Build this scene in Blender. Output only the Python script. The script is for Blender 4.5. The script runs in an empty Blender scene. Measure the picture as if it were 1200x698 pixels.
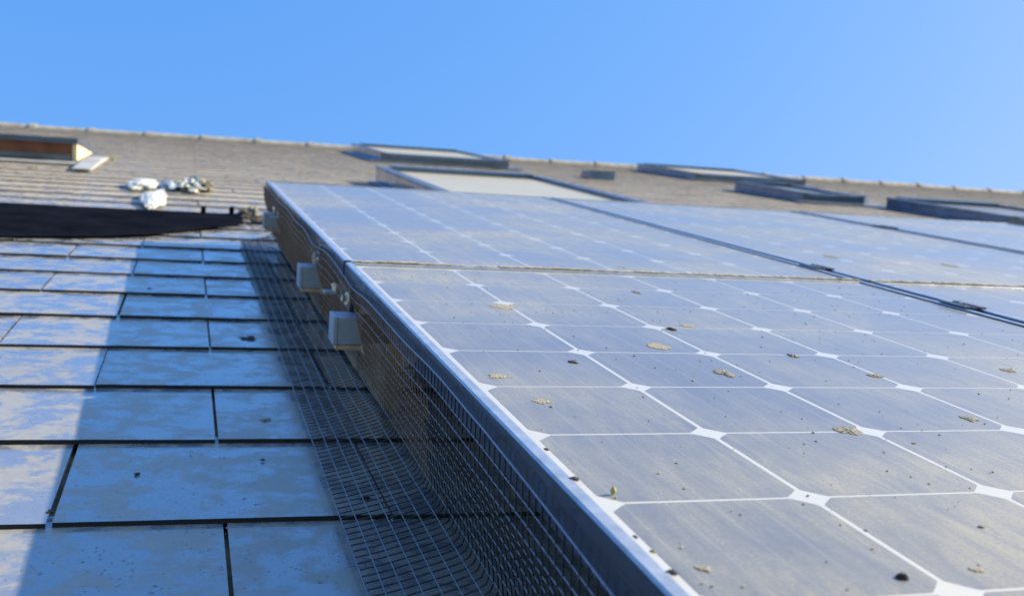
import bpy, bmesh, math, random
from mathutils import Vector, Matrix, noise
random.seed(7)
rnd = random.uniform
PITCH = math.radians(35)
T = Matrix.Translation((0, 0, 4.6)) @ Matrix.Rotation(PITCH, 4, 'X')
scene = bpy.context.scene
COL = scene.collection
ZR = -.178          # level of the slates below the glass of the panels (roof coordinates)

# ------------------------------------------------------------------ materials
def new_mat(name):
    m = bpy.data.materials.new(name); m.use_nodes = True
    nt = m.node_tree
    return m, nt, nt.nodes['Principled BSDF']

def nd(nt, kind, **kw):
    n = nt.nodes.new(kind)
    for k, v in kw.items():
        if k.startswith('_'): setattr(n, k[1:], v)
        else: n.inputs[k.replace('__', ' ')].default_value = v
    return n

def texco(nt, scale=(1, 1, 1), rot=(0, 0, 0), which='Object'):
    tc = nt.nodes.new('ShaderNodeTexCoord'); mp = nt.nodes.new('ShaderNodeMapping')
    mp.inputs['Scale'].default_value = scale; mp.inputs['Rotation'].default_value = rot
    nt.links.new(tc.outputs[which], mp.inputs['Vector'])
    return mp.outputs['Vector']

def noise_tex(nt, vec, scale, detail=4, rough=.55, dist=0):
    n = nt.nodes.new('ShaderNodeTexNoise')
    n.inputs['Scale'].default_value = scale; n.inputs['Detail'].default_value = detail
    n.inputs['Roughness'].default_value = rough; n.inputs['Distortion'].default_value = dist
    nt.links.new(vec, n.inputs['Vector'])
    return n.outputs['Fac']

def ramp(nt, fac, stops):
    r = nt.nodes.new('ShaderNodeValToRGB')
    e = r.color_ramp.elements
    while len(e) < len(stops): e.new(.5)
    for i, (p, c) in enumerate(stops):
        e[i].position = p
        e[i].color = (c, c, c, 1) if isinstance(c, (int, float)) else (*c, 1)
    nt.links.new(fac, r.inputs['Fac'])
    return r.outputs['Color']

def mixc(nt, fac, a, b, mode='MIX'):
    m = nt.nodes.new('ShaderNodeMix'); m.data_type = 'RGBA'; m.blend_type = mode
    for sock, v in ((m.inputs[0], fac), (m.inputs[6], a), (m.inputs[7], b)):
        if isinstance(v, bpy.types.NodeSocket): nt.links.new(v, sock)
        elif isinstance(v, (int, float)): sock.default_value = v
        else: sock.default_value = (*v, 1)
    return m.outputs[2]

def math_n(nt, op, a, b=None, clamp=False):
    m = nt.nodes.new('ShaderNodeMath'); m.operation = op; m.use_clamp = clamp
    for i, v in enumerate((a, b)):
        if v is None: continue
        if isinstance(v, bpy.types.NodeSocket): nt.links.new(v, m.inputs[i])
        else: m.inputs[i].default_value = v
    return m.outputs[0]

def bump(nt, height, strength, dist=.001):
    b = nt.nodes.new('ShaderNodeBump'); b.inputs['Strength'].default_value = strength
    b.inputs['Distance'].default_value = dist
    nt.links.new(height, b.inputs['Height'])
    return b.outputs['Normal']

def simple(name, col, rough=.5, metal=0, nscale=40, var=.35, bmp=0, coat=0, spec=.5):
    m, nt, b = new_mat(name)
    v = texco(nt)
    f = noise_tex(nt, v, nscale, 5, .6)
    lo = tuple(c * (1 - var) for c in col); hi = tuple(min(1, c * (1 + var)) for c in col)
    nt.links.new(ramp(nt, f, [(.3, lo), (.7, hi)]), b.inputs['Base Color'])
    nt.links.new(ramp(nt, noise_tex(nt, v, nscale * .6, 3), [(.3, max(.03, rough - .12)), (.7, min(1, rough + .12))]), b.inputs['Roughness'])
    b.inputs['Metallic'].default_value = metal; b.inputs['Coat Weight'].default_value = coat
    b.inputs['Specular IOR Level'].default_value = spec
    if bmp: nt.links.new(bump(nt, f, bmp, .002), b.inputs['Normal'])
    return m

def mat_slate():
    m, nt, b = new_mat('slate')
    v = texco(nt)
    at = nt.nodes.new('ShaderNodeAttribute'); at.attribute_name = 'tone'
    tone = at.outputs['Fac']
    # offset the pattern for every slate so it breaks at the joints
    cx = nt.nodes.new('ShaderNodeCombineXYZ')
    nt.links.new(math_n(nt, 'MULTIPLY', tone, 37.), cx.inputs[2])
    va = nt.nodes.new('ShaderNodeVectorMath'); va.operation = 'ADD'
    nt.links.new(v, va.inputs[0]); nt.links.new(cx.outputs[0], va.inputs[1])
    w = va.outputs[0]
    patch = ramp(nt, noise_tex(nt, w, 20, 9, .70, .3), [(.45, 0.), (.55, 1.)])
    fine = noise_tex(nt, w, 70, 6, .7)
    big = noise_tex(nt, v, .55, 3, .5)
    dry = mixc(nt, fine, (.26, .245, .215), (.41, .385, .335))
    wet = mixc(nt, fine, (.17, .18, .205), (.27, .28, .30))
    c = mixc(nt, patch, wet, dry)
    c = mixc(nt, ramp(nt, tone, [(0, .0), (1, .28)]), c, (.12, .13, .15))
    # weathered buff tone that comes with age higher up the roof
    sep = nt.nodes.new('ShaderNodeSeparateXYZ'); nt.links.new(v, sep.inputs[0])
    up = nt.nodes.new('ShaderNodeMapRange'); up.inputs[1].default_value = 1.6; up.inputs[2].default_value = 3.2
    nt.links.new(sep.outputs[1], up.inputs[0])
    lich = math_n(nt, 'MULTIPLY', up.outputs[0], ramp(nt, big, [(.25, .93), (.7, 1.)]))
    c = mixc(nt, lich, c, mixc(nt, tone, (.36, .325, .28), (.30, .268, .228)))
    spot = ramp(nt, noise_tex(nt, w, 260, 2, .5), [(.70, 0.), (.74, 1.)])
    c = mixc(nt, math_n(nt, 'MULTIPLY', spot, .6), c, (.10, .10, .10))
    nt.links.new(c, b.inputs['Base Color'])
    nt.links.new(ramp(nt, patch, [(0, .18), (1, .48)]), b.inputs['Roughness'])
    nt.links.new(bump(nt, math_n(nt, 'ADD', fine, math_n(nt, 'MULTIPLY', noise_tex(nt, w, 22, 5, .6), 1.6)), .35, .0012), b.inputs['Normal'])
    sp = math_n(nt, 'SUBTRACT', .85, math_n(nt, 'MULTIPLY', patch, .40), True)
    sp = math_n(nt, 'SUBTRACT', sp, math_n(nt, 'MULTIPLY', lich, .8), True)
    nt.links.new(sp, b.inputs['Specular IOR Level'])
    ct = math_n(nt, 'SUBTRACT', 1., math_n(nt, 'MULTIPLY', patch, .62), True)
    b.inputs['Coat IOR'].default_value = 1.75
    nt.links.new(math_n(nt, 'SUBTRACT', ct, lich, True), b.inputs['Coat Weight'])
    nt.links.new(ramp(nt, fine, [(.3, .05), (.7, .18)]), b.inputs['Coat Roughness'])
    return m

def dust_over(nt, b, base, objvec, amount=1.0):
    """Glass over the cells: glossy coat, and a thin layer of real dirt in streaks down the slope."""
    st = nt.nodes.new('ShaderNodeMapping'); st.inputs['Scale'].default_value = (1.0, .16, 1)
    st.inputs['Rotation'].default_value = (0, 0, .12)
    nt.links.new(objvec, st.inputs['Vector'])
    s1 = noise_tex(nt, st.outputs[0], 60, 9, .72, .9)
    oi = nt.nodes.new('ShaderNodeObjectInfo')
    ad = nt.nodes.new('ShaderNodeVectorMath'); ad.operation = 'ADD'
    nt.links.new(objvec, ad.inputs[0]); nt.links.new(oi.outputs['Location'], ad.inputs[1])
    s2 = noise_tex(nt, ad.outputs[0], 2.6, 6, .62, .4)
    s3 = noise_tex(nt, objvec, 420, 3, .7)
    d = math_n(nt, 'MULTIPLY', ramp(nt, s1, [(.28, .34), (.70, 1.)]), ramp(nt, s2, [(.36, .25), (.62, 1.)]))
    d = math_n(nt, 'MULTIPLY', d, ramp(nt, s3, [(.3, .55), (.7, 1.)]))
    film = math_n(nt, 'MULTIPLY', d, .70 * amount)
    film = math_n(nt, 'ADD', film, .03 * amount, True)
    warm = ramp(nt, s2, [(.3, (.40, .385, .28)), (.7, (.52, .445, .255))])
    c = mixc(nt, film, base, warm)
    # pale specks of grit
    sp = ramp(nt, noise_tex(nt, objvec, 150, 2, .5), [(.76, 0.), (.80, 1.)])
    c = mixc(nt, math_n(nt, 'MULTIPLY', sp, .55), c, (.45, .41, .34))
    nt.links.new(c, b.inputs['Base Color'])
    b.inputs['Roughness'].default_value = .55
    b.inputs['Specular IOR Level'].default_value = .3
    b.inputs['Sheen Weight'].default_value = .20 * amount
    b.inputs['Sheen Roughness'].default_value = .35
    b.inputs['Sheen Tint'].default_value = (1, .86, .68, 1)
    b.inputs['Coat Weight'].default_value = 1.0
    b.inputs['Coat IOR'].default_value = 1.28
    nt.links.new(ramp(nt, film, [(.1, .14), (.7, .42)]), b.inputs['Coat Roughness'])
    return d

def mat_cell():
    m, nt, b = new_mat('silicon_cell')
    v = texco(nt)
    sep = nt.nodes.new('ShaderNodeSeparateXYZ'); nt.links.new(v, sep.inputs[0])
    def lines(out, pitch, width, off=0.):
        a = math_n(nt, 'ADD', out, 50. + off)
        a = math_n(nt, 'DIVIDE', a, pitch); a = math_n(nt, 'FRACT', a)
        a = math_n(nt, 'SUBTRACT', a, .5); a = math_n(nt, 'ABSOLUTE', a)
        return math_n(nt, 'LESS_THAN', a, width / pitch / 2)
    bus = lines(sep.outputs[0], .127 / 5, .0008)
    fing = lines(sep.outputs[1], .0030, .0007)
    wob = noise_tex(nt, v, 5, 3)
    base = mixc(nt, wob, (.018, .034, .085), (.028, .055, .13))
    base = mixc(nt, math_n(nt, 'MULTIPLY', fing, .30), base, (.30, .34, .42))
    base = mixc(nt, math_n(nt, 'MULTIPLY', bus, .22), base, (.42, .45, .50))
    dust_over(nt, b, base, v, 1.)
    return m

def mat_back():
    m, nt, b = new_mat('white_backsheet')
    v = texco(nt)
    base = mixc(nt, noise_tex(nt, v, 30, 3), (.44, .45, .46), (.53, .53, .53))
    dust_over(nt, b, base, v, .7)
    return m

def mat_sheet():
    m, nt, b = new_mat('black_membrane')
    v = texco(nt)
    f = noise_tex(nt, v, 9, 5, .6)
    nt.links.new(ramp(nt, f, [(.3, (.004, .005, .009)), (.7, (.010, .012, .020))]), b.inputs['Base Color'])
    b.inputs['Roughness'].default_value = .95; b.inputs['Specular IOR Level'].default_value = .0
    nt.links.new(bump(nt, f, .4, .01), b.inputs['Normal'])
    return m

M = {}
M['slate'] = mat_slate(); M['cell'] = mat_cell(); M['back'] = mat_back(); M['sheet'] = mat_sheet()
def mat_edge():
    m, nt, b = new_mat('slate_edge_shade')
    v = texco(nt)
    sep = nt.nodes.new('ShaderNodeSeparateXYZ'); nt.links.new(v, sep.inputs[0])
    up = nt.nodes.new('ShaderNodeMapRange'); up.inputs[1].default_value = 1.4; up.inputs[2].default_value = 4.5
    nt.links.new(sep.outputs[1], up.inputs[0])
    nt.links.new(mixc(nt, up.outputs[0], (.03, .03, .034), (.12, .10, .08)), b.inputs['Base Color'])  # shade on the sunless tail edges, painted as a dark base colour
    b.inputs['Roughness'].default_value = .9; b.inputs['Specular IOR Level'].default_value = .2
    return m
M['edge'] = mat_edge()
M['frame'] = simple('anodised_frame', (.035, .035, .05), .34, .0, 60, .25, 0, .2, .4)
M['frametop'] = simple('sky_lit_frame_lip', (.42, .45, .50), .38, .5, 60, .2, 0, .5, .7)  # sky reflection on the frame lip, put into a paler base colour
M['alu'] = simple('mill_aluminium', (.60, .61, .63), .38, .9, 50, .15)
M['cap'] = simple('grey_end_cap', (.36, .40, .48), .45, .1, 50, .12)
M['steel'] = simple('stainless_steel', (.62, .62, .62), .25, 1, 80, .12)
M['wire'] = simple('coated_wire', (.038, .036, .042), .34, .3, 300, .3)
M['wire2'] = simple('sky_lit_wire', (.27, .28, .34), .30, .6, 300, .3)  # same wire with its sky glint painted in as a lighter tone
M['warmwire'] = simple('warm_lit_wire', (.26, .165, .11), .6, .1, 300, .4)  # same wire, browned to imitate warm light falling on it
M['board'] = simple('weathered_wood', (.58, .40, .26), .85, 0, 25, .45, .4)
M['rim'] = simple('grey_flashing', (.14, .17, .22), .36, .6, 8, .25, 0, 0, .5)
M['winframe'] = simple('window_cladding', (.09, .14, .24), .28, .5, 8, .2, 0, .8, .6)
M['redwood'] = simple('stained_wood', (.15, .055, .035), .6, 0, 14, .35)
M['cream'] = simple('cream_wood', (.72, .58, .38), .7, 0, 14, .15)
M['lead'] = simple('lead_sheet', (.36, .36, .36), .6, .1, 9, .3, .3)
M['ridge'] = simple('ridge_clay', (.30, .275, .235), .8, 0, 9, .35, .3)
M['ridgedark'] = simple('ridge_mortar', (.07, .07, .07), .9, 0, 12, .4, .3)
M['bag'] = simple('white_plastic', (.56, .55, .50), .45, 0, 14, .08, .25)
M['bluebag'] = simple('thin_blue_plastic', (.30, .36, .46), .3, 0, 14, .2, .2)
M['teal'] = simple('dark_teal_hollow', (.04, .08, .10), .4, 0, 20, .3)
M['lichen'] = simple('grey_lichen', (.19, .18, .14), .95, 0, 350, .7, .8)
M['pale'] = simple('pale_dropping', (.27, .245, .18), .9, 0, 350, .35, .8)
M['dark'] = simple('dark_dirt', (.035, .032, .026), .9, 0, 350, .7, .8)
M['moss'] = simple('moss', (.16, .17, .06), .95, 0, 120, .6, .9)
M['dirt'] = simple('gap_dirt', (.36, .30, .20), .95, 0, 90, .6, .9)
M['seed'] = simple('yellow_bud', (.40, .36, .12), .7, 0, 300, .4)
M['brick'] = simple('render_wall', (.42, .38, .33), .85, 0, 3, .12, .3)
M['grass'] = simple('ground_grass', (.07, .10, .035), .95, 0, .6, .5, .5)

def mat_glass(name, c1, c2, rough):
    m, nt, b = new_mat(name)
    v = texco(nt)
    f = noise_tex(nt, v, 2.2, 4, .5)
    nt.links.new(mixc(nt, f, c1, c2), b.inputs['Base Color'])
    b.inputs['Roughness'].default_value = rough; b.inputs['Coat Weight'].default_value = .25
    b.inputs['Coat Roughness'].default_value = .12
    return m
M['pane'] = mat_glass('frosted_pane_with_blind', (.33, .31, .25), (.41, .385, .31), .7)
M['panedark'] = mat_glass('dusty_pane', (.10, .11, .13), (.18, .19, .21), .5)
mw, ntw, bw = new_mat('water')
bw.inputs['Base Color'].default_value = (.9, .95, 1, 1); bw.inputs['Roughness'].default_value = .03
bw.inputs['IOR'].default_value = 1.28; bw.inputs['Transmission Weight'].default_value = 1
M['water'] = mw

# ------------------------------------------------------------------ builders
def box(bm, x0, x1, y0, y1, z0, z1, bev=0, mi=0):
    vs = [bm.verts.new((x, y, z)) for x in (x0, x1) for y in (y0, y1) for z in (z0, z1)]
    q = [(0, 1, 3, 2), (4, 6, 7, 5), (0, 4, 5, 1), (2, 3, 7, 6), (0, 2, 6, 4), (1, 5, 7, 3)]
    fs = [bm.faces.new([vs[i] for i in f]) for f in q]
    for f_ in fs: f_.material_index = mi
    if bev:
        es = list({e for f_ in fs for e in f_.edges})
        bmesh.ops.bevel(bm, geom=es, offset=bev, segments=2, affect='EDGES', profile=.6)
    return vs

def prism(bm, poly, axis, a, b, mi=0):
    """poly: 2-D outline; axis 'x': poly in (y,z); 'y': (x,z); 'z': (x,y)."""
    def P(p, t):
        return {'x': (t, p[0], p[1]), 'y': (p[0], t, p[1]), 'z': (p[0], p[1], t)}[axis]
    A = [bm.verts.new(P(p, a)) for p in poly]; B = [bm.verts.new(P(p, b)) for p in poly]
    n = len(poly); fs = [bm.faces.new(A), bm.faces.new(B[::-1])]
    for i in range(n): fs.append(bm.faces.new((A[i], B[i], B[(i + 1) % n], A[(i + 1) % n])))
    for f_ in fs: f_.material_index = mi

def tube(bm, pts, r, n=5, cap=True):
    rings = []
    for i, p in enumerate(pts):
        p = Vector(p)
        t = (Vector(pts[min(i + 1, len(pts) - 1)]) - Vector(pts[max(i - 1, 0)])).normalized()
        u = t.orthogonal().normalized() if abs(t.y) < .9 else Vector((1, 0, 0))
        u = (u - t * u.dot(t)).normalized(); w = t.cross(u)
        rings.append([bm.verts.new(p + r * (math.cos(2 * math.pi * k / n) * u + math.sin(2 * math.pi * k / n) * w)) for k in range(n)])
    for a, b in zip(rings, rings[1:]):
        for k in range(n): bm.faces.new((a[k], a[(k + 1) % n], b[(k + 1) % n], b[k]))
    if cap: bm.faces.new(rings[0][::-1]); bm.faces.new(rings[-1])

def cyl(bm, c, ax, r, h, n=12):
    c = Vector(c); ax = Vector(ax).normalized()
    tube(bm, [c, c + ax * h], r, n)

def finish(bm, smooth=False):
    bmesh.ops.recalc_face_normals(bm, faces=bm.faces)
    if smooth:
        for f_ in bm.faces: f_.smooth = True

def obj(name, bm, mats, parent=None, loc=None, smooth=False, recalc=True):
    if recalc: finish(bm, smooth)
    elif smooth:
        for f_ in bm.faces: f_.smooth = True
    me = bpy.data.meshes.new(name); bm.to_mesh(me); bm.free()
    for m in (mats if isinstance(mats, (list, tuple)) else [mats]): me.materials.append(m)
    o = bpy.data.objects.new(name, me); COL.objects.link(o)
    if parent is not None: o.parent = parent
    if loc is not None:
        if parent is None: o.matrix_world = T @ Matrix.Translation(loc)
        else: o.location = loc
    return o

def tag(o, label=None, cat=None, group=None, kind=None):
    if label: o['label'] = label
    if cat: o['category'] = cat
    if group: o['group'] = group
    if kind: o['kind'] = kind
    return o

def thing(name, label, cat, loc, group=None):
    o = bpy.data.objects.new(name, None); COL.objects.link(o)
    o.matrix_world = T @ Matrix.Translation(loc)
    o.empty_display_size = .05
    return tag(o, label, cat, group)

def copy_tree(o, parent=None):
    c = o.copy(); COL.objects.link(c)
    if parent is not None:
        c.parent = parent
    for ch in list(o.children): copy_tree(ch, c)
    return c

# ------------------------------------------------------------------ ground and house
RIDGE_Y = 10.5; EAVE_Y = -2.6; RX0, RX1 = -5.0, 17.2
house = tag(bpy.data.objects.new('house', None), 'house with a long pitched roof of grey slates carrying skylights under a clay ridge', 'house')
COL.objects.link(house); house.matrix_world = T @ Matrix.Translation((0, 0, ZR))
SHEAR = -.022

bm = bmesh.new(); tl = bm.verts.layers.float.new('tone')
G = .2405; W = .2975; TH = .005
r0 = int((EAVE_Y) / G) - 1
k = 0
y = .029 - 11 * G
row = 0
while y < RIDGE_Y - .02:
    off = (-.177 if (row % 2 == 0) else -.3235)
    x = off - math.ceil((off - RX0) / W) * W
    while x < RX1:
        jx = rnd(-.0012, .0012); jy = rnd(-.0025, .0025); jz = rnd(0, .0012)
        xa = x + .0017 + jx; xb = x + W - .0017 + jx
        ya = y + jy; yb = min(y + G + .03, RIDGE_Y)
        t = random.random()
        n0 = len(bm.verts)
        zt = TH + jz; zb = zt - TH * (yb - ya) / G * .93
        def S(xx, yy, zz):
            v = bm.verts.new((xx, yy + SHEAR * max(-1, min(xx, 1.5)), zz)); v[tl] = t; return v
        tilt = rnd(-.0007, .0007)
        a = S(xa, ya, zt + tilt); b_ = S(xb, ya, zt - tilt); c = S(xb, yb, zb); d = S(xa, yb, zb)
        e = S(xa, ya, zt - TH + tilt); f_ = S(xb, ya, zt - TH - tilt); g = S(xb, yb, zb - TH); h = S(xa, yb, zb - TH)
        ns = 14 if (y < 2.4 and xa < .8) else 0
        top = [a]; low = [e]
        for q in range(1, ns):
            u_ = q / ns; xx = xa + (xb - xa) * u_
            cj = .0007 * noise.noise((xx * 60, y * 9, 1)) - (rnd(.0008, .0022) if random.random() < .05 else 0) * -1
            top.append(S(xx, ya + cj, zt + tilt * (1 - 2 * u_))); low.append(S(xx, ya + cj * .4, zt - TH + tilt * (1 - 2 * u_)))
        top.append(b_); low.append(f_)
        bm.faces.new(top + [c, d])
        for q in range(len(top) - 1): bm.faces.new((low[q], low[q + 1], top[q + 1], top[q])).material_index = 1
        bm.faces.new((f_, g, c, b_)); bm.faces.new((h, e, a, d))
        x += W
    y += G; row += 1
obj('slate_covering', bm, [M['slate'], M['edge']], house, (0, 0, 0), recalc=False)

bm = bmesh.new()
box(bm, RX0 + .03, RX1 - .03, EAVE_Y + .03, RIDGE_Y, -.05, -.014)
obj('roof_deck', bm, M['board'], house, (0, 0, 0))

# far slope, gables and walls, in house coordinates given by the world
inv = (T @ Matrix.Translation((0, 0, ZR))).inverted()
def wpt(x, y, z): return inv @ Vector((x, y, z))
rw = T @ Vector((0, RIDGE_Y, ZR)); ew = T @ Vector((0, EAVE_Y, ZR))
back_y = rw.y + (rw.y - ew.y)
bm = bmesh.new()
def quadw(bm, pts): bm.faces.new([bm.verts.new(wpt(*p)) for p in pts])
for dz in (-.02,):
    quadw(bm, [(RX0, rw.y, rw.z + dz), (RX1, rw.y, rw.z + dz), (RX1, back_y, ew.z), (RX0, back_y, ew.z)])
    quadw(bm, [(RX0, rw.y, rw.z - .08), (RX0, back_y, ew.z - .06), (RX1, back_y, ew.z - .06), (RX1, rw.y, rw.z - .08)])
obj('back_slope', bm, M['ridgedark'], house, (0, 0, 0), recalc=False)
bm = bmesh.new()
wx0, wx1, wy0, wy1 = RX0 + .3, RX1 - .3, ew.y + .5, back_y - .5
tan = math.tan(PITCH)
prof = [(wy0, 0), (wy0, ew.z + .5 * tan - .12), (rw.y, rw.z - .2), (wy1, ew.z + .5 * tan - .12), (wy1, 0)]
A = [bm.verts.new(wpt(wx0, a, b)) for a, b in prof]; B = [bm.verts.new(wpt(wx1, a, b)) for a, b in prof]
bm.faces.new(A); bm.faces.new(B[::-1])
for i in (0, 3): bm.faces.new((A[i], B[i], B[i + 1], A[i + 1]))
obj('wall', bm, M['brick'], house, (0, 0, 0))

# ridge tiles
def ridge_bm(L=.54):
    bm = bmesh.new()
    n = 9
    for (xa, xb, rr) in ((0, L - .03, .088), (L - .045, L + .018, .097)):
        ringA, ringB = [], []
        for i in range(n + 1):
            a = math.radians(-8) + math.radians(196) * i / n
            yy, zz = math.cos(a) * rr * 1.35, math.sin(a) * rr
            ringA.append(bm.verts.new((xa, yy, zz))); ringB.append(bm.verts.new((xb, yy, zz)))
        ia = [bm.verts.new((xa, v.co.y * .85, v.co.z * .85 - .004)) for v in ringA]
        ib = [bm.verts.new((xb, v.co.y * .85, v.co.z * .85 - .004)) for v in ringB]
        for i in range(n):
            bm.faces.new((ringA[i], ringB[i], ringB[i + 1], ringA[i + 1])); bm.faces.new((ia[i], ia[i + 1], ib[i + 1], ib[i]))
            bm.faces.new((ringA[i], ringA[i + 1], ia[i + 1], ia[i])); bm.faces.new((ringB[i], ib[i], ib[i + 1], ringB[i + 1]))
        bm.faces.new((ringA[0], ia[0], ib[0], ringB[0])); bm.faces.new((ringA[n], ringB[n], ib[n], ia[n]))
    return bm
L = .55
first = None
nr = int((RX1 - RX0) / L)
for i in range(nr):
    if first is None:
        o = first = obj('ridge_tile', ridge_bm(L), M['ridge'], house, (0, 0, 0), smooth=False)
    else:
        o = first.copy(); COL.objects.link(o); o.parent = house
    o.location = (RX0 + i * L, RIDGE_Y + .02, -.06 + rnd(-.005, .005))
    o.rotation_euler = (-PITCH + rnd(-.03, .03), rnd(-.006, .006), 0)
bm = bmesh.new()
x = RX0
while x < RX1:
    box(bm, x, x + .27, RIDGE_Y - .135 + rnd(-.008, .008), RIDGE_Y + .05, -.03, -.012 + rnd(-.004, .006)); x += .2701
obj('ridge_mortar', bm, M['ridgedark'], house, (0, 0, 0))

# ------------------------------------------------------------------ roof windows
def roof_window(x0, x1, y0, y1, h0, h1, pane, label, border=.07, flat=.10, flap=False):
    f = bpy.data.objects.new('roof_window', None); COL.objects.link(f); f.parent = house
    f.location = (x0, y0, 0); f['label'] = label
    w = x1 - x0; d = y1 - y0
    def H(y): return h0 + (h1 - h0) * y / d
    bm = bmesh.new()
    bd = border
    for (a, b) in ((0, bd), (w - bd, w)):
        prism(bm, [(0, .0), (d, .0), (d, H(d)), (0, H(0))], 'x', a, b)
    prism(bm, [(0, .0), (bd, .0), (bd, H(bd) - .003), (0, H(0) - .003)], 'x', bd + .0005, w - bd - .0005)
    prism(bm, [(d - bd * 1.4, .0), (d, .0), (d, H(d) + .022), (d - bd * 1.4, H(d) + .022)], 'x', bd + .0005, w - bd - .0005)
    obj('frame', bm, M['winframe'], f, (0, 0, 0))
    bm = bmesh.new()   # raised cladding strips on the two sides
    for (a, b) in ((-.006, .05), (w - .05, w + .006)):
        prism(bm, [(-.006, H(0) + .001), (d, H(d) + .001), (d, H(d) + .013), (-.006, H(0) + .013)], 'x', a, b)
    prism(bm, [(-.012, H(0) + .0), (.045, H(0) + .0), (.05, H(0) + .012), (-.012, H(0) + .010)], 'x', .052, w - .052)
    obj('cladding', bm, M['rim'], f, (0, 0, 0))
    bm = bmesh.new()
    prism(bm, [(bd, H(bd) - .022), (d - bd * 1.4, H(d) - .022), (d - bd * 1.4, H(d) - .006), (bd, H(bd) - .006)], 'x', bd + .001, w - bd - .001)
    obj('pane', bm, M[pane], f, (0, 0, 0))
    bm = bmesh.new()
    fl = flat
    prism(bm, [(-fl * 1.4, .009), (-.002, .010), (-.002, .018), (-fl * 1.4, .0135)], 'x', -fl, w + fl)
    for (a, b) in ((-fl, -.008), (w + .008, w + fl)):
        prism(bm, [(0, .009), (d, .009), (d, .0135), (0, .0135)], 'x', a, b)
    obj('flashing', bm, M['rim'], f, (0, 0, 0))
    return f

roof_window(.80, 1.77, 3.02, 4.72, .070, .085, 'pane', 'closed roof window with a wide cream pane and white right end, just above the left panels', flat=.05)
roof_window(1.33, 2.45, 7.70, 9.45, .068, .080, 'pane', 'closed cream roof window breaking the ridge line, behind the wide one above the left panels')
roof_window(4.40, 5.60, 8.05, 9.45, .06, .075, 'pane', 'closed cream roof window near the ridge right of the small dark vent')
roof_window(3.90, 4.40, 5.30, 6.30, .06, .07, 'panedark', 'small dark roof window in front of the right-hand cream one', border=.05)
roof_window(4.44, 5.37, 3.90, 5.10, .060, .070, 'panedark', 'dark roof window with a long blue side at the right end of the row')

# small tile vent
bm = bmesh.new()
prism(bm, [(0, .005), (.26, .005), (.22, .06), (.02, .075)], 'x', 0, .21)
o = obj('roof_vent', bm, M['winframe'], house, (2.90, 6.85, 0)); o['label'] = 'small dark hooded vent on the slates between the cream roof windows'
# vent caps
bm = bmesh.new(); prism(bm, [(0, .0), (.3, .0), (.26, .05), (.03, .06)], 'x', 0, .2)
o2 = obj('roof_vent', bm, M['rim'], house, (4.55, 5.75, .005)); o2['label'] = 'grey vent cap behind the dark roof window at the right end'

# open window on the left
f = bpy.data.objects.new('roof_window', None); COL.objects.link(f); f.parent = house
f.location = (-2.3, 4.82, 0); f['label'] = 'propped open roof window with dark lid, red-brown inside and sunlit cream end at left'
w = 1.52; d = .95; hf = .140; hb = .045
bm = bmesh.new()
prism(bm, [(-.02, hf - .028), (-.02, hf), (d, hb + .02), (d, hb - .02)], 'x', 0, w)
prism(bm, [(.35, hf - .040), (.45, hf - .02), (.75, hf - .03), (.75, hf - .08)], 'x', w - .42, w - .10)
obj('lid', bm, M['winframe'], f, (0, 0, 0))
bm = bmesh.new(); box(bm, .02, w - .03, .004, .06, .045, hf - .030)
obj('inner_board', bm, M['redwood'], f, (0, 0, 0))
bm = bmesh.new(); prism(bm, [(.0, .02), (.0, hf - .032), (d - .02, hb - .022), (d - .02, .02)], 'x', w - .026, w - .004)
obj('end_board', bm, M['cream'], f, (0, 0, 0))
bm = bmesh.new(); box(bm, 0, w - .03, .0, .05, .018, .05, .004); box(bm, 0, w - .03, .055, d - .03, .004, .017)
obj('frame', bm, M['rim'], f, (0, 0, 0))
bm = bmesh.new(); prism(bm, [(-.62, .010), (.55, .010), (.58, .022), (.0, .034), (-.64, .020)], 'x', w + .03, w + .115)
prism(bm, [(-.16, .009), (-.012, .010), (-.012, .016), (-.16, .014)], 'x', -.1, w + .02)
obj('flashing', bm, M['lead'], f, (0, 0, 0))

# ------------------------------------------------------------------ solar panels
P = .127; NX, NY = 6, 12
PW, PL = .793, 1.564      # outer size
MX = .011; FH = .029
def panel_meshes():
    # backsheet with glass, cells, frame, in panel coordinates: origin at lower left corner of the frame top
    cx0 = .0145; cy0 = .020
    bmf = bmesh.new()
    lip = .010
    prof = [(0, -FH), (0, -.0015), (.0015, 0), (lip - .001, 0), (lip, -.001), (lip, -.006), (.003, -.006), (.003, -FH + .002), (.028, -FH + .002), (.028, -FH)]
    for side in (0, 1):
        pr = [(p if side == 0 else PW - p, z) for p, z in prof]
        prism(bmf, pr, 'y', 0, PL)
        pr = [(p if side == 0 else PL - p, z) for p, z in prof]
        prism(bmf, [(a, b - .0006) for a, b in pr], 'x', lip + .0004 if True else 0, PW - lip - .0004)
    bmb = bmesh.new()
    box(bmb, lip - .004, PW - lip + .004, lip - .004, PL - lip + .004, -.0058, -.0026)
    bmc = bmesh.new()
    h = P / 2 - .0014; c = .0112; hx = P / 2 - .0020
    for i in range(NX):
        for j in range(NY):
            mx = cx0 + P * (i + .5); my = cy0 + P * (j + .5)
            pts = []
            for (sx, sy) in ((1, 1), (-1, 1), (-1, -1), (1, -1)):
                cr = []
                for t in (0, .33, .67, 1):
                    bulge = .25 * .25 * c * .25 * math.sin(math.pi * t)
                    px = hx - c * (1 - t); py = h - c * t
                    cr.append((sx * (px + bulge), sy * (py + bulge)))
                if sx * sy < 0: cr = cr[::-1]
                # counter-clockwise order
                pts += cr[::-1] if True else cr
            pts = sorted(pts, key=lambda p: math.atan2(p[1], p[0]))
            bmc.faces.new([bmc.verts.new((mx + a, my + b, -.00250)) for a, b in pts])
    return bmf, bmb, bmc
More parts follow.
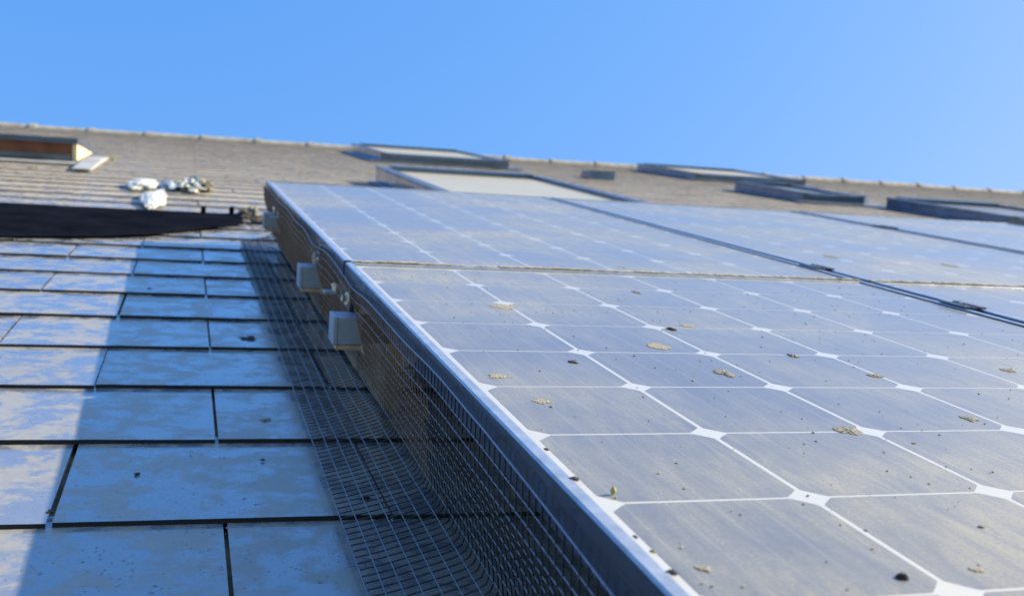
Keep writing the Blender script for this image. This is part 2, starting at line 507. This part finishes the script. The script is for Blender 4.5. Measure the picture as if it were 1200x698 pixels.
def make_panel(label):
    t = thing('solar_panel', label, 'solar panel', (0, 0, 0), 'solar panels in two rows on the roof')
    f_, b_, c_ = panel_meshes()
    finish(f_)
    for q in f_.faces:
        if q.normal.z > .5 and q.calc_center_median().z > -.004: q.material_index = 1  # upward faces get the lip colour with painted sky reflection
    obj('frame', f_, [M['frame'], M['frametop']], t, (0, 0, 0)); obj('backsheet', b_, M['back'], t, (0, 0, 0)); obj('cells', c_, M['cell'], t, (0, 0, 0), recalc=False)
    return t
NB = -1.524 - .020; UB = .034
spots = [(-.0145, NB, 'nearest solar panel with large dusty cells, bottom right beside the wire mesh'),
         (.799, NB, 'solar panel at the right edge below the tan gap, mostly out of frame'),
         (-.0145, UB, 'solar panel whose top left corner stands above the mesh, upslope of the nearest panel'),
         (.799, UB, 'solar panel between the two dark slanting gaps, upslope on the right'),
         (1.622, UB, 'solar panel furthest right, beyond the second dark slanting gap')]
proto = None
for i, (x, y, lab) in enumerate(spots):
    if proto is None: t = proto = make_panel(lab)
    else: t = copy_tree(proto)
    t.matrix_world = T @ Matrix.Translation((x, y, rnd(-.0008, .0008) if i else 0)); t['label'] = lab
    for ch in t.children:
        ch.matrix_parent_inverse = Matrix.Identity(4)

# dirt packed in the gap between the rows
bm = bmesh.new()
for (xa, xb) in ((0, .778), (.801, 1.588), (1.624, 2.41)):
    x = xa
    while x < xb:
        st = .004
        hh = .0008 + rnd(-.0005, .0006) + .002 * noise.noise((x * 9, 1, 0))
        box(bm, x, min(x + st, xb), .0215, .0325, -.03, hh); x += st
o = obj('dirt', bm, M['dirt'], None, (0, 0, 0)); tag(o, 'tan dirt and moss packed in the gap between the two rows of panels', 'dirt', kind='stuff')

# ------------------------------------------------------------------ rails with grey end caps
def make_rail(y, label):
    t = thing('mounting_rail', label, 'rail', (-.042, y, -.068), 'mounting rails under the panels')
    bm = bmesh.new()
    prof = [(0, -.016), (.04, -.016), (.04, .014), (.028, .014), (.028, .006), (.012, .006), (.012, .014), (0, .014)]
    prism(bm, prof, 'x', .0362, 2.6)
    obj('channel', bm, M['frame'], t, (0, 0, 0))
    bm = bmesh.new()
    box(bm, 0, .006, -.0015, .0415, -.019, .0165, .0012); box(bm, .0062, .036, -.0012, .0412, -.0182, .0160, .001)
    obj('end_cap', bm, M['cap'], t, (0, 0, 0))
    bm = bmesh.new(); box(bm, .004, .036, -.001, .03, -.0245, -.0190, .0008)
    obj('foot_lip', bm, M['board'], t, (0, 0, 0))
    return t
for y, lab in ((-.10, 'nearest mounting rail, larger grey square end poking through the mesh'),
               (.333, 'second mounting rail up, its pale square end poking out of the mesh'),
               (1.215, 'farthest mounting rail with small grey end near the top left panel corner')):
    make_rail(y, lab)

# mid clamps in the slanting gaps, end clamps and hooks on the left side
def clamp(x, y, label, L_=.055):
    t = thing('panel_clamp', label, 'clamp', (x, y, 0), 'clamps holding the panels')
    bm = bmesh.new()
    prism(bm, [(-.0165, .0006), (.0165, .0006), (.0165, .0028), (.006, .0028), (.006, .0016), (-.006, .0016), (-.006, .0028), (-.0165, .0028)], 'y', -L_ / 2, L_ / 2)
    box(bm, -.007, .007, -L_ / 2 + .002, L_ / 2 - .002, -.04, .0002)
    obj('bracket', bm, M['frame'], t, (0, 0, 0))
    bm = bmesh.new(); cyl(bm, (0, 0, .0018), (0, 0, 1), .0050, .0032, 6); obj('bolt', bm, M['steel'], t, (0, 0, 0))
clamp(.789, .165, 'low dark clamp in the first slanting gap, above the tan gap')
clamp(.789, -.195, 'low dark clamp in the first slanting gap, near the right edge')
clamp(1.6055, 1.13, 'low dark clamp in the second slanting gap, far right', .07)
def end_clip(x, y, z, label, s=1.):
    t = thing('roof_clip', label, 'clip', (x, y, z), 'clips along the edge of the mesh')
    bm = bmesh.new()
    prism(bm, [(-.02 * s, -.004), (.012, -.004), (.012, .026 * s), (.009, .026 * s), (.009, -.001), (-.02 * s, -.001)], 'y', -.011 * s, .011 * s)
    obj('plate', bm, M['alu'], t, (0, 0, 0))
    bm = bmesh.new(); cyl(bm, (-.004, 0, -.0005), (0, 0, 1), .0048 * s, .011 * s, 8); cyl(bm, (-.004, 0, .006 * s), (0, 0, 1), .0062 * s, .003, 6)
    obj('bolt', bm, M['steel'], t, (0, 0, 0))
end_clip(-.014, .075, -.047, 'shiny L-shaped clip with bolt between the two nearest rail ends')
end_clip(-.012, 1.09, -.046, 'small shiny clip near the top of the mesh, below the far panel corner', 1.1)
def knob(x, y, z, mat, label):
    t = thing('mesh_fastener', label, 'fastener', (x, y, z), 'fasteners on the mesh')
    bm = bmesh.new(); cyl(bm, (0, 0, 0), (-1, -.25, .1), .0085, .0025, 14); obj('washer', bm, mat, t, (0, 0, 0))
    bm = bmesh.new(); cyl(bm, (-.0025, -.0006, 0), (-1, -.25, .1), .0045, .006, 6); obj('bolt', bm, M['steel'], t, (0, 0, 0))
    bm = bmesh.new(); box(bm, .0005, .014, -.010, .010, -.016, .016, .002); obj('block', bm, M['frame'], t, (0, 0, 0))
knob(-.019, -.055, -.036, M['cream'], 'tan round fastener under the panel edge above the nearest rail end')
knob(-.017, .29, -.027, M['steel'], 'pale round fastener under the panel edge above the second rail end')

# weathered boards under the upper panel
bm = bmesh.new()
y = -.10
while y < 1.52:
    l = rnd(.14, .26)
    box(bm, .022 + rnd(-.004, .004), .045, y, min(y + l, 1.54), -.168, -.047 + rnd(-.008, .0), .002); y += l + .004
o = obj('wooden_board', bm, M['board'], None, (0, 0, 0)); tag(o, 'weathered brown board standing behind the mesh under the upper left panel', 'board')
bm = bmesh.new()
prism(bm, [(.004, -.150), (.016, -.155), (.014, -.10), (.004, -.045), (-.006, -.045), (.001, -.11)], 'y', .80, .86)
o = obj('timber_stake', bm, M['cream'], None, (.003, 0, 0)); tag(o, 'pale upright timber strip behind the mesh, upslope of the second rail end', 'timber')

# ------------------------------------------------------------------ wire mesh skirt
def mesh_section(Y):
    """polyline (x, z) of the bent mesh at Y, sampled evenly every 12.7 mm"""
    n1 = noise.noise((Y * 2.3, 3.1, 0)); n2 = noise.noise((Y * 5.1, 7.7, 0)); n3 = noise.noise((Y * 1.4, 9.9, 0))
    zt = -.012 - .010 * max(0, min(1, (-Y - .72) / .28)) + .0025 * n1 + .002 * n2
    xt = -.0165 + .0018 * n2
    pinch = math.exp(-((Y + .08) / .09) ** 2) + math.exp(-((Y - .35) / .09) ** 2)
    zt -= .008 * pinch
    xf = .029 + .002 * n3
    flatz = ZR + .0105
    xq = xf - .029
    pts = [(-.077 + .0015 * n3, flatz + .0005), (-.056, flatz + .005), (-.034, flatz + .0108 + .0006 * n2), (-.012, -.1508),
           (xq - .001, -.1465), (xq + .0045, -.1415), (xq + .0050, -.1320),
           (-.001 + .002 * n1, -.106), (-.0085 + .003 * n1, -.077), (-.0175 + .0015 * n2, -.048), (xt - .003, zt)]
    # smooth resample (catmull-rom)
    out = []
    m = len(pts)
    for i in range(m - 1):
        p0 = pts[max(i - 1, 0)]; p1 = pts[i]; p2 = pts[i + 1]; p3 = pts[min(i + 2, m - 1)]
        for s in range(6):
            t = s / 6
            out.append(tuple(.5 * ((2 * p1[q]) + (-p0[q] + p2[q]) * t + (2 * p0[q] - 5 * p1[q] + 4 * p2[q] - p3[q]) * t * t + (-p0[q] + 3 * p1[q] - 3 * p2[q] + p3[q]) * t ** 3) for q in (0, 1)))
    out.append(pts[-1])
    return out
def at_len(poly, s):
    for a, b in zip(poly, poly[1:]):
        l = math.hypot(b[0] - a[0], b[1] - a[1])
        if s <= l: return (a[0] + (b[0] - a[0]) * s / l, a[1] + (b[1] - a[1]) * s / l)
        s -= l
    return poly[-1]
def plen(poly): return sum(math.hypot(b[0] - a[0], b[1] - a[1]) for a, b in zip(poly, poly[1:]))
bm = bmesh.new()
YA, YB, PM = -1.50, 1.60, .0127
rows = []
Y = YA
while Y < YB:
    rows.append(Y); Y += PM
NW = 17
fine = {}
rails_y = [(-.103, -.057), (.330, .376), (1.212, 1.258)]
def in_rail(Yv, p): return any(a - .004 < Yv < b + .004 for a, b in rails_y) and -.098 < p[1] < -.044
for Yv in rows:
    sec = mesh_section(Yv)
    L_ = plen(sec)
    pts = [at_len(sec, L_ * q / (NW * 2)) for q in range(NW * 2 + 1)]
    fine[Yv] = [at_len(sec, L_ * q / NW) for q in range(NW + 1)]
    sk = .002 * noise.noise((Yv * 3, 0, 5))
    runs = [[]]
    for q, p in enumerate(pts):
        if in_rail(Yv, p): runs.append([])
        else: runs[-1].append((p[0], Yv + sk * q / 20, p[1]))
    for r_ in runs:
        if len(r_) > 1: tube(bm, r_, .00072, 4, False)
bm.faces.ensure_lookup_table(); n_cross = len(bm.faces)
for f_ in bm.faces:
    c_ = f_.calc_center_median()
    if c_.z > -.138 and c_.y > -.5 + .12 * noise.noise((c_.z * 30, c_.y * 8, 2)): f_.material_index = 2  # upright cross wires upslope take the painted warm light
for q in range(NW + 1):
    line = []
    run = []
    for Yv in rows:
        p = fine[Yv][q]
        if in_rail(Yv, p):
            if len(run) > 1: tube(bm, run, .00066, 4, False)
            run = []
        else: run.append((p[0], Yv, p[1] + .0008))
    if len(run) > 1: tube(bm, run, .00066 if q < NW else .0009, 4, False)
bm.faces.ensure_lookup_table()
for i in range(n_cross, len(bm.faces)): bm.faces[i].material_index = 1  # lengthwise wires take the painted sky glint
o = obj('wire_mesh', bm, [M['wire'], M['wire2'], M['warmwire']], None, (0, 0, 0), smooth=True, recalc=False)
tag(o, 'dark square wire mesh skirt bent from the panel edge out over the slates', 'wire mesh')

# ------------------------------------------------------------------ black sheet on the left
def sheet():
    bm = bmesh.new()
    low = [(-3.2, 1.05), (-1.4, 1.35), (-.9, 1.45), (-.66, 1.50), (-.47, 1.57), (-.30, 1.69), (-.17, 1.88), (-.10, 1.99), (-.046, 2.06)]
    def lowy(x):
        for a, b in zip(low, low[1:]):
            if x <= b[0]: return a[1] + (b[1] - a[1]) * (x - a[0]) / (b[0] - a[0])
        return low[-1][1]
    nx, ny = 120, 14
    top = []
    for i in range(nx + 1):
        x = -3.0 + (3.0 - .046) * i / nx
        r = []
        y0 = lowy(x) + .012 * noise.noise((x * 6, 0, 0)); y1 = 2.33 + .008 * noise.noise((x * 7, 4, 0))
        for j in range(ny + 1):
            t = j / ny
            yy = y0 + (y1 - y0) * t
            z = ZR + .0125 + .004 * noise.noise((x * 5, yy * 5, 0)) ** 2 + .003 * min(1, t * 6)
            r.append((x, yy, z))
        top.append(r)
    V = [[bm.verts.new(p) for p in r] for r in top]
    U = [[bm.verts.new((p[0], p[1], ZR + .010 if j in (0, ny) else ZR + .0102)) for j, p in enumerate(r)] for r in top]
    for i in range(nx):
        for j in range(ny):
            bm.faces.new((V[i][j], V[i + 1][j], V[i + 1][j + 1], V[i][j + 1])); bm.faces.new((U[i][j], U[i][j + 1], U[i + 1][j + 1], U[i + 1][j]))
        bm.faces.new((V[i][0], U[i][0], U[i + 1][0], V[i + 1][0])); bm.faces.new((V[i][ny], V[i + 1][ny], U[i + 1][ny], U[i][ny]))
    for j in range(ny):
        bm.faces.new((V[0][j], V[0][j + 1], U[0][j + 1], U[0][j])); bm.faces.new((V[nx][j], U[nx][j], U[nx][j + 1], V[nx][j + 1]))
    o = obj('black_sheet', bm, M['sheet'], None, (0, 0, 0), smooth=False)
    tag(o, 'black rubber sheet laid across the slates at left, narrowing towards the mesh', 'rubber sheet')
sheet()
for x, y, h, lab in ((-.165, 2.36, .018, 'thin dark peg on the upper edge of the black sheet, left of two'), (-.075, 2.36, .022, 'dark peg standing at the right end of the black sheet')):
    bm = bmesh.new(); box(bm, -.008, .008, -.01, .01, 0, h, .002); box(bm, -.006, .009, -.008, .008, h + .0002, h + .006, .001)
    o = obj('peg', bm, M['sheet'], None, (x, y - .06, ZR + .014), smooth=False); tag(o, lab, 'peg', 'pegs on the black sheet')

# ------------------------------------------------------------------ crumpled plastic
def crumple(name, c, size, mats, seed, label, cat, sub=5, amp=.36, group=None, sc=1.4):
    bm = bmesh.new(); bmesh.ops.create_icosphere(bm, subdivisions=sub, radius=1)
    for v in bm.verts:
        n = v.co.normalized()
        q = n * sc + Vector((seed, seed * .7, 0))
        r = 1 + amp * (noise.noise(q) + .5 * abs(noise.noise(q * 2.3)) + .26 * noise.noise(q * 5.1))
        p = n * r
        v.co = Vector((p.x * size[0], p.y * size[1], max(-.2, p.z) * size[2]))
    o = obj(name, bm, mats, None, c, smooth=False); tag(o, label, cat, group)
    return o
crumple('plastic_bag', (-.395, 3.40, ZR + .016), (.058, .20, .019), M['bag'], 1.3, 'white crumpled bag lying highest and furthest left of the litter above the black sheet', 'bag', group='plastic litter')
crumple('plastic_bag', (-.335, 2.78, ZR + .014), (.040, .34, .015), M['bag'], 8.1, 'bright white flattened bag lowest in the litter, touching the black sheet edge', 'bag', group='plastic litter')
crumple('plastic_wrap', (-.292, 3.36, ZR + .014), (.036, .10, .024), M['bluebag'], 3.3, 'bluish clear plastic wrap between the white bag and the crumpled paper', 'plastic wrap')
crumple('paper_ball', (-.205, 3.40, ZR + .016), (.050, .15, .028), M['bag'], 5.2, 'crumpled off-white paper lump at the right of the litter above the black sheet', 'paper', amp=.6, sc=3.2)
crumple('paper_ball', (-.145, 3.40, ZR + .014), (.026, .07, .030), M['pale'], 6.2, 'small tan crumpled scrap at the right end of the litter', 'paper', amp=.7, sc=3.2)
crumple('paper_hollow', (-.188, 3.46, ZR + .040), (.020, .05, .022), M['teal'], 9.4, 'dark teal lump standing in for the hole in the crumpled white paper', 'paper hollow', sub=4)  # dark hole in the paper, added as a separate lump
# leaf litter by the far end of the mesh
for i, (x, y, sx, sy, sz, mm, lab) in enumerate((
        (-.035, 2.30, .022, .05, .020, 'dark', 'dark clump of leaf dirt just right of the black sheet end'),
        (.000, 2.36, .018, .05, .024, 'lichen', 'rounded grey-brown clump of debris above the top of the mesh'),
        (.012, 2.16, .030, .03, .012, 'dark', 'low dark clump of debris at the top end of the mesh'))):
    crumple('debris_clump', (x, y, ZR + .012), (sx, sy, sz), M[mm], 11 + i * 3.1, lab, 'debris', sub=4, amp=.6, group='debris clumps')

# ------------------------------------------------------------------ lichen, droppings and grit
def blob(name, c, rx, ry, rz, mat, seed, label, cat, group, lumps=.5, ring=False):
    bm = bmesh.new(); bmesh.ops.create_icosphere(bm, subdivisions=4, radius=1)
    for v in bm.verts:
        n = v.co.normalized()
        a = math.atan2(n.y, n.x)
        e = 1 + lumps * noise.noise((math.cos(a) * 1.4 + seed, math.sin(a) * 1.4, seed)) + lumps * .5 * noise.noise((math.cos(a) * 4 + seed, math.sin(a) * 4, seed))
        rr = math.hypot(n.x, n.y)
        z = max(n.z, -.05) * (.6 + .5 * noise.noise((n.x * 3.5, n.y * 3.5, seed)))
        if ring: z *= .35 + .9 * rr
        v.co = Vector((n.x * rx * e, n.y * ry * e, z * rz))
    o = obj(name, bm, M[mat], None, c, smooth=False); tag(o, label, cat, group)
    return o
GL = 'lichen and droppings on the panels'
S = [
 ('dropping', .216, -.480, .013, .017, .0012, 'pale', 'largest pale round dropping, in the middle of the nearest panel'),
 ('lichen', .229, -.587, .0085, .014, .0022, 'lichen', 'grey-brown lichen patch below right of the largest pale dropping'),
 ('lichen', .2385, -.759, .0105, .012, .0018, 'lichen', 'dark grey oval lichen touching a white cell diamond on the right'),
 ('lichen', .364, -.732, .008, .010, .0016, 'lichen', 'dark oval lichen near the right edge, right of the larger oval one'),
 ('dirt_crumb', .1095, -.998, .0034, .004, .0045, 'dark', 'dark pointed dirt crumb in the bottom right cell'),
 ('lichen', .269, -.392, .006, .010, .0030, 'dark', 'small dark lichen beside a diamond above the largest dropping'),
 ('dropping', .299, -.370, .011, .012, .0010, 'pale', 'faint pale dropping just right of the small dark lichen'),
 ('lichen', .340, -.514, .006, .009, .0022, 'lichen', 'small grey lichen two cells right of the largest dropping'),
 ('lichen', .376, -.593, .008, .008, .0020, 'lichen', 'grey lichen on a column line far right of the grey-brown patch'),
 ('lichen', .544, -.567, .008, .010, .0018, 'lichen', 'grey lichen close to the right picture edge'),
 ('lichen', .333, -.147, .006, .012, .0018, 'lichen', 'small grey lichen just below the tan gap'),
 ('lichen', .104, -.550, .0045, .007, .0022, 'dark', 'small dark lichen in the cell left of the largest dropping'),
 ('dropping', .023, -.603, .010, .009, .0008, 'pale', 'pale smear in the cell beside the left panel edge, upper of two'),
 ('dropping', .034, -.679, .008, .008, .0008, 'pale', 'pale tan smear in the cell beside the left panel edge, lower of two'),
 ('dropping', .119, -.282, .015, .018, .0008, 'pale', 'pale dropping beside a diamond in the first column line'),
 ('dropping', .0165, -.977, .0042, .0045, .0012, 'pale', 'small pale dropping in the bottom left cell of the nearest panel'),
 ('dropping', .155, -.994, .0040, .0035, .0010, 'pale', 'small pale dropping in the bottom right corner cell'),
 ('dirt_crumb', -.0025, -.801, .0014, .0030, .0012, 'dark', 'tiny dark crumb on the panel edge, highest of the edge crumbs'),
 ('dirt_crumb', -.0035, -.856, .0024, .0036, .0016, 'dark', 'dark crumb on the panel edge, left of the yellow bud'),
 ('dirt_crumb', -.003, -.9425, .0012, .0022, .0012, 'dark', 'tiny dark crumb on the panel edge below the half diamond'),
 ('dirt_crumb', -.002, -.961, .0014, .0020, .0014, 'moss', 'tiny olive crumb on the panel edge, second from bottom'),
 ('dirt_crumb', -.003, -.985, .0026, .0032, .0020, 'dark', 'largest dark crumb on the panel edge, lowest of them'),
 ('lichen', .410, .090, .010, .018, .0018, 'lichen', 'grey lichen just above the tan gap on the upper left panel'),
 ('dropping', .215, .260, .016, .030, .0014, 'pale', 'pale dropping on the upper left panel left of its middle'),
 ('lichen', .070, .030, .003, .006, .0035, 'dark', 'dark speck on the tan gap near its left end'),
 ('lichen', .944, .364, .014, .022, .0016, 'lichen', 'grey lichen on the panel between the slanting gaps, near the first'),
 ('lichen', 1.160, .300, .014, .026, .0016, 'lichen', 'grey lichen on the panel between the slanting gaps, lower right'),
]
for i, (nm, x, y, rx, ry, rz, mt, lab) in enumerate(S):
    blob(nm, (x, y, -.0023 if x > 0 else 0), rx * (.8 if x > 0 else 1), ry * (.8 if x > 0 else 1), rz * .7, mt, i * 3.7 + 1, lab, {'dropping': 'dropping', 'lichen': 'lichen', 'dirt_crumb': 'dirt crumb'}[nm], GL, ring=(nm == 'dropping'))
# yellow bud standing on the glass
bm = bmesh.new()
bmesh.ops.create_icosphere(bm, subdivisions=3, radius=1)
for v in bm.verts:
    n = v.co.copy(); k_ = 1 - .35 * max(0, n.z); v.co = Vector((n.x * .0016 * k_, n.y * .0016 * k_, .0022 + n.z * .0024)) + Vector((.0004, 0, 0)) * noise.noise(n * 3)
o = obj('flower_bud', bm, M['seed'], None, (.0115, -.8765, -.0021)); tag(o, 'tiny yellow-green bud standing upright on the glass near the left panel edge', 'bud')
# scattered grit: uncountable specks
bm = bmesh.new()
for i in range(1000):
    x = rnd(0, 2.3); y = rnd(-1.1, 1.5)
    if random.random() < .6: y = rnd(-1.1, .0); x = rnd(0, .76)
    if .02 < y < .04 or .775 < x < .803 or (y < .03 and x > 1.58): continue
    r = rnd(.00025, .0008) * (1.7 if random.random() < .06 else 1)
    mtx = Matrix.Translation((x, y, -.0021)) @ Matrix.Rotation(rnd(0, 6), 4, 'Z') @ Matrix.Diagonal((r * rnd(.8, 2), r, r * .6, 1))
    mi = random.choice((0, 0, 0, 0, 0, 1))
    n0 = len(bm.faces)
    ret = bmesh.ops.create_icosphere(bm, subdivisions=1, radius=1, matrix=mtx)
    for v in ret['verts']:
        for f_ in v.link_faces: f_.material_index = mi
o = obj('grit', bm, [M['pale'], M['dark']], None, (0, 0, 0)); tag(o, 'fine pale and dark grit scattered over the dusty panel glass', 'grit', kind='stuff')

# marks on the slates
SL = 'marks on the slates'
for i, (x, y, rx, ry, rz, mt, lab) in enumerate((
    (-.118, .345, .014, .022, .003, 'dark', 'dark oval lichen on the blue shaded slate left of the mesh'),
    (-.257, -.316, .0025, .004, .0022, 'dark', 'brown speck in the middle of a near shaded slate'),
    (-.325, -.414, .004, .005, .0018, 'dark', 'dark speck near a slate edge at lower left'),
    (-.044, -.406, .004, .006, .006, 'dark', 'brown crumb lying under the flat part of the mesh'),
    (-.133, -.277, .0022, .003, .0016, 'dark', 'dark speck on the near slate beside the mesh'),
    (-.283, .809, .004, .009, .003, 'dark', 'dark speck above the row edge on the shaded slates'),
    (-.119, -.128, .006, .010, .0022, 'lichen', 'grey lichen in the middle row near the mesh edge'))):
    blob('lichen' if rx > .005 else 'dirt_crumb', (x, y, ZR + .0042), rx, ry, rz, mt, 50 + i * 2.3, lab, 'lichen' if rx > .005 else 'dirt crumb', SL, lumps=.9)
for x, y, r, lab in ((-.93, 4.30, .022, 'green moss tuft on the sunlit slates below the open window'), (-.655, 5.42, .03, 'moss tuft at the upper end of the lead strip')):
    blob('moss_tuft', (x, y, ZR + .006), r, r * 1.8, r * .5, 'moss', 80 + x, lab, 'moss', 'moss tufts', lumps=.8)

# water drops
bm = bmesh.new()
cnt = 0
while cnt < 620:
    y = -.78 + abs(random.gauss(0, .30)); x = rnd(-.42, -.07)
    if y > .25: continue
    if x < -.335 and random.random() < .5: continue
    if noise.noise((x * 14, y * 14, 3)) < -.12: continue
    # height of the slate surface at this spot
    ph = ((y - SHEAR * x - .029) / G) % 1
    if ph < .03 or ph > .97: continue
    z = ZR + TH * (1 - ph * .93) + .0006
    r = rnd(.0004, .0011) * (1.7 if random.random() < .12 else 1)
    mtx = Matrix.Translation((x, y, z)) @ Matrix.Rotation(rnd(0, 6), 4, 'Z') @ Matrix.Diagonal((r, r * rnd(1, 1.6), r * .62, 1))
    bmesh.ops.create_icosphere(bm, subdivisions=2, radius=1, matrix=mtx)
    cnt += 1
o = obj('water_drops', bm, M['water'], None, (0, 0, 0), smooth=True); tag(o, 'rain drops beaded on the near shaded slates', 'water drops', kind='stuff')

# ------------------------------------------------------------------ ground
bm = bmesh.new()
box(bm, -600, 600, -600, 600, -.5, 0)
me = bpy.data.meshes.new('ground'); finish(bm); bm.to_mesh(me); bm.free(); me.materials.append(M['grass'])
o = bpy.data.objects.new('ground', me); COL.objects.link(o); o['kind'] = 'structure'; o['label'] = 'grassy ground around the house'

# ------------------------------------------------------------------ light
sun_r = Vector((1, .12, .55)).normalized()
sun_w = (T.to_3x3() @ sun_r).normalized()
ld = bpy.data.lights.new('sun', 'SUN'); ld.energy = 4.7; ld.angle = math.radians(.53); ld.color = (1, .87, .66)
lo = bpy.data.objects.new('sun', ld); COL.objects.link(lo)
lo.rotation_euler = sun_w.to_track_quat('Z', 'Y').to_euler(); lo.location = (30, -5, 20)
wd = bpy.data.worlds.new('World'); scene.world = wd; wd.use_nodes = True
nt = wd.node_tree; bg = nt.nodes['Background']
sky = nt.nodes.new('ShaderNodeTexSky'); sky.sky_type = 'NISHITA'; sky.sun_disc = False
sky.sun_elevation = math.asin(sun_w.z); sky.sun_rotation = math.atan2(sun_w.x, sun_w.y)
sky.altitude = 0; sky.air_density = 1.0; sky.dust_density = .5; sky.ozone_density = 2.0
hs = nt.nodes.new('ShaderNodeHueSaturation'); hs.inputs['Hue'].default_value = .506; hs.inputs['Value'].default_value = 1.02; hs.inputs['Saturation'].default_value = 1.28
nt.links.new(sky.outputs[0], hs.inputs['Color']); 
sp_ = nt.nodes.new('ShaderNodeSeparateColor'); cb_ = nt.nodes.new('ShaderNodeCombineColor')
nt.links.new(hs.outputs[0], sp_.inputs[0])
ch = []
for i, (ga, ex) in enumerate(((1.05, .92), (.73, .55), (.985, .25))):
    d_ = math_n(nt, 'MULTIPLY', sp_.outputs[i], .333)
    ch.append(math_n(nt, 'MULTIPLY', math_n(nt, 'POWER', d_, ex), ga / .333))
ch[0] = math_n(nt, 'MINIMUM', ch[0], math_n(nt, 'MULTIPLY', ch[1], .68))
for i in range(3): nt.links.new(ch[i], cb_.inputs[i])
nt.links.new(cb_.outputs[0], bg.inputs['Color']); bg.inputs['Strength'].default_value = .15

# ------------------------------------------------------------------ camera
R = [[0.9568812595501803, -0.2807823827607897, 0.07442787550894908], [0.02674273 , -0.16998254226592024, -0.9850841394294292], [0.2892457113835649, 0.9445989566236086, -0.15514422190416055]]
Cc = (-0.21675453081897889, -1.4052976641296846, 0.19233113035897267)
m = Matrix(((R[0][0], -R[1][0], -R[2][0], Cc[0]), (R[0][1], -R[1][1], -R[2][1], Cc[1]), (R[0][2], -R[1][2], -R[2][2], Cc[2]), (0, 0, 0, 1)))
cd = bpy.data.cameras.new('camera'); cam = bpy.data.objects.new('camera', cd); COL.objects.link(cam)
cam.matrix_world = T @ m
cd.sensor_width = 36; cd.lens = 36 * 1269.9 / 1200; cd.clip_start = .01; cd.clip_end = 2000
cd.dof.use_dof = True; cd.dof.focus_distance = .86; cd.dof.aperture_fstop = 11
scene.camera = cam
scene.view_settings.view_transform = 'Standard'; scene.view_settings.look = 'None'
scene.view_settings.exposure = 1.15; scene.view_settings.gamma = 1
scene.render.engine = 'CYCLES'
